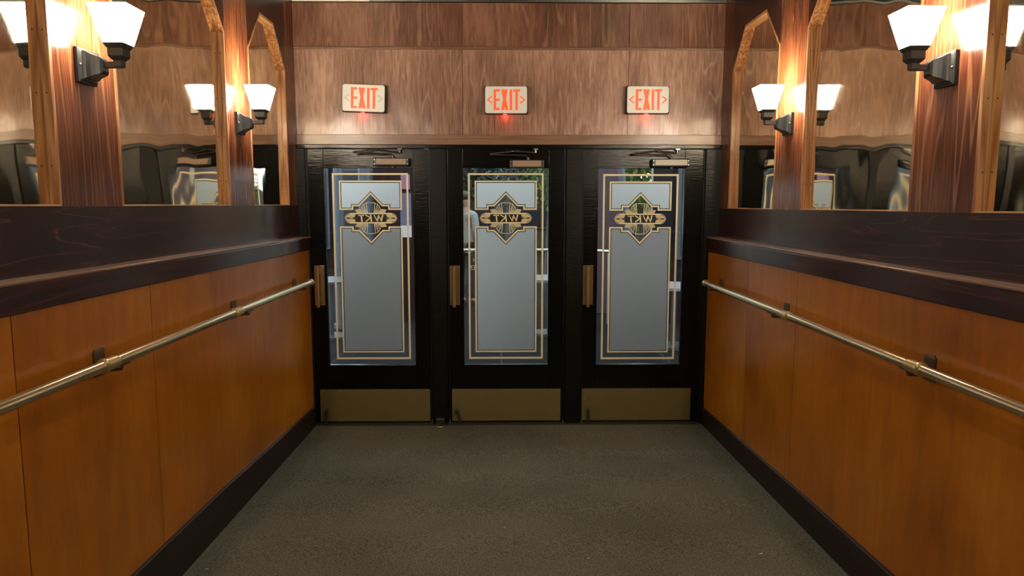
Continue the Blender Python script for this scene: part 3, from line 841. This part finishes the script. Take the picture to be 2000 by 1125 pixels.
tree(3.05, 16.0, 3.6, .55, 1000, (.10,.17,.04), 'bright leafy tree seen through the top of the right door')
tree(1.15, 17.2, 5.0, .75, 1400, (.10,.18,.05), 'green tree seen at the top right corner of the middle door')
tree(-.9, 15.0, 5.0, .9, 2000, (.015,.03,.015), 'dark tree seen at the top left of the middle door')
tree(.2, 19.5, 5.5, 1.2, 2000, (.02,.055,.04), 'blue green tree seen at the top of the middle door')

# ------------------------------------------------------------------ people outside
def person(x, y, z, hgt, rz, shirt, trousers, skin, label, arm=0):
    S = hgt/1.75
    root = empty('person', (x, y, z), rz)
    def skinned(name, V, Ed, R, mat, par, sub=2):
        me = bpy.data.meshes.new(name); me.from_pydata([tuple(c*S for c in v) for v in V], Ed, []); me.update()
        o = bpy.data.objects.new(name, me); COL.objects.link(o); o.parent = par; me.materials.append(mat)
        sk = o.modifiers.new('skin', 'SKIN'); sk.use_smooth_shade = True
        for i, r in enumerate(R):
            r = r if isinstance(r, tuple) else (r, r); me.skin_vertices[0].data[i].radius = (r[0]*S, r[1]*S)
        me.skin_vertices[0].data[0].use_root = True
        su = o.modifiers.new('subdivision', 'SUBSURF'); su.levels = su.render_levels = sub
        return o
    # facing -y; one continuous body
    V = [(0,0,.95), (0,.01,1.12), (0,.01,1.28), (0,.01,1.42), (0,0,1.50), (0,-.005,1.58), (0,-.012,1.66),
         (.09,0,.90), (.10,-.01,.50), (.105,.02,.09), (.11,-.13,.035),
         (-.09,0,.90), (-.10,-.01,.50), (-.105,.02,.09), (-.11,-.13,.035),
         (.19,.01,1.40), (.24,.03,1.13), (.21,-.12,.98 if not arm else 1.12), (.20,-.18,.94 if not arm else 1.14),
         (-.19,.01,1.40), (-.24,.03,1.13), (-.21,-.10,.93), (-.20,-.13,.86)]
    Ed = [(0,1),(1,2),(2,3),(3,4),(4,5),(5,6),(0,7),(7,8),(8,9),(9,10),(0,11),(11,12),(12,13),(13,14),(3,15),(15,16),(16,17),(17,18),(3,19),(19,20),(20,21),(21,22)]
    R = [(.14,.10),(.125,.09),(.15,.10),(.13,.085),.055,(.075,.09),(.072,.09),.085,.055,.042,(.04,.03),.085,.055,.042,(.04,.03),.055,.042,.03,.022,.055,.042,.03,.022]
    body = skinned('body', V, Ed, R, skin, root)
    # jacket and trousers follow the body a little wider
    Vj = [V[i] for i in (0,1,2,3)]+[V[15],V[16],V[17],V[19],V[20],V[21]]+[(0,.005,.88)]
    Ej = [(0,1),(1,2),(2,3),(3,4),(4,5),(5,6),(3,7),(7,8),(8,9),(0,10)]
    Rj = [(.155,.115),(.14,.105),(.165,.115),(.135,.095),.066,.054,.042,.066,.054,.042,(.155,.115)]
    skinned('jacket', Vj, Ej, Rj, shirt, root)
    Vt = [V[0], V[7], V[8], V[9], V[11], V[12], V[13]]
    skinned('trousers', Vt, [(0,1),(1,2),(2,3),(0,4),(4,5),(5,6)], [(.15,.11),.097,.068,.058,.097,.068,.058], trousers, root)
    hair = MB().ball((0,.012*S,1.69*S), (.082*S,.10*S,.075*S), 16, 10)
    hair.build('hair', simple('dark_hair', (.02,.015,.012), .6), root, smooth=True)
    face = MB()
    for s in (-1,1): face.ball((s*.030*S, -.094*S, 1.645*S), .009*S, 8, 6)
    face.build('eyes', simple('eye', (.03,.02,.02), .3), root)
    MB().ball((0,-.103*S,1.62*S), (.012*S,.016*S,.018*S), 8, 6).build('nose', skin, root, smooth=True)
    MB().ball((0,-.093*S,1.585*S), (.024*S,.006*S,.005*S), 8, 6).build('mouth', simple('lips', (.25,.08,.07), .5), root, smooth=True)
    for s, (hx, hy, hz) in ((1, (V[18])), (-1, (V[22]))):
        hm = MB(); c = Vector((hx, hy, hz))*S
        hm.ball(c+Vector((0,-.02,-.03))*S, (.020*S,.038*S,.045*S), 10, 8)
        for k in range(4):
            b = c+Vector((0,-.045+.02*k,-.065))*S; l = (.055,.07,.075,.06)[k]*S
            hm.tube([b, b+Vector((-s*.006*S,0,-l*.5)), b+Vector((-s*.022*S,0,-l))], [.0085*S,.0078*S,.006*S], 8)
        b = c+Vector((0,-.055,-.025))*S
        hm.tube([b, b+Vector((-s*.012,-.02,-.022))*S, b+Vector((-s*.02,-.022,-.05))*S], [.010*S,.009*S,.007*S], 8)
        hm.build('hand', skin, root, smooth=True)
    tag(root, label, 'person')
    return root
skinm = simple('skin', (.22,.12,.085), .5)
person(-1.98, 13.9, -.12, 1.66, .3, simple('slate_sweater', (.04,.05,.07), .8), simple('dark_trousers', (.02,.02,.03), .8), skinm, 'person in a dark slate sweater standing outside behind the left door, holding a white sheet', arm=1)
sh_ = MB().box(-.10, .10, -.003, .003, 0, .26).build('white_paper', simple('white_paper', (.4,.4,.42), .6)); sh_.location = (-1.80, 13.62, .95); sh_.rotation_euler = (.3, 0, .3)
tag(sh_, 'white sheet held by the person outside the left door', 'paper')
person(-.60, 12.0, -.01, 1.88, PI*.8, simple('white_shirt', (.22,.22,.21), .8), simple('black_trousers', (.015,.015,.018), .8), skinm, 'person in a white shirt and dark trousers outside, behind the middle door')
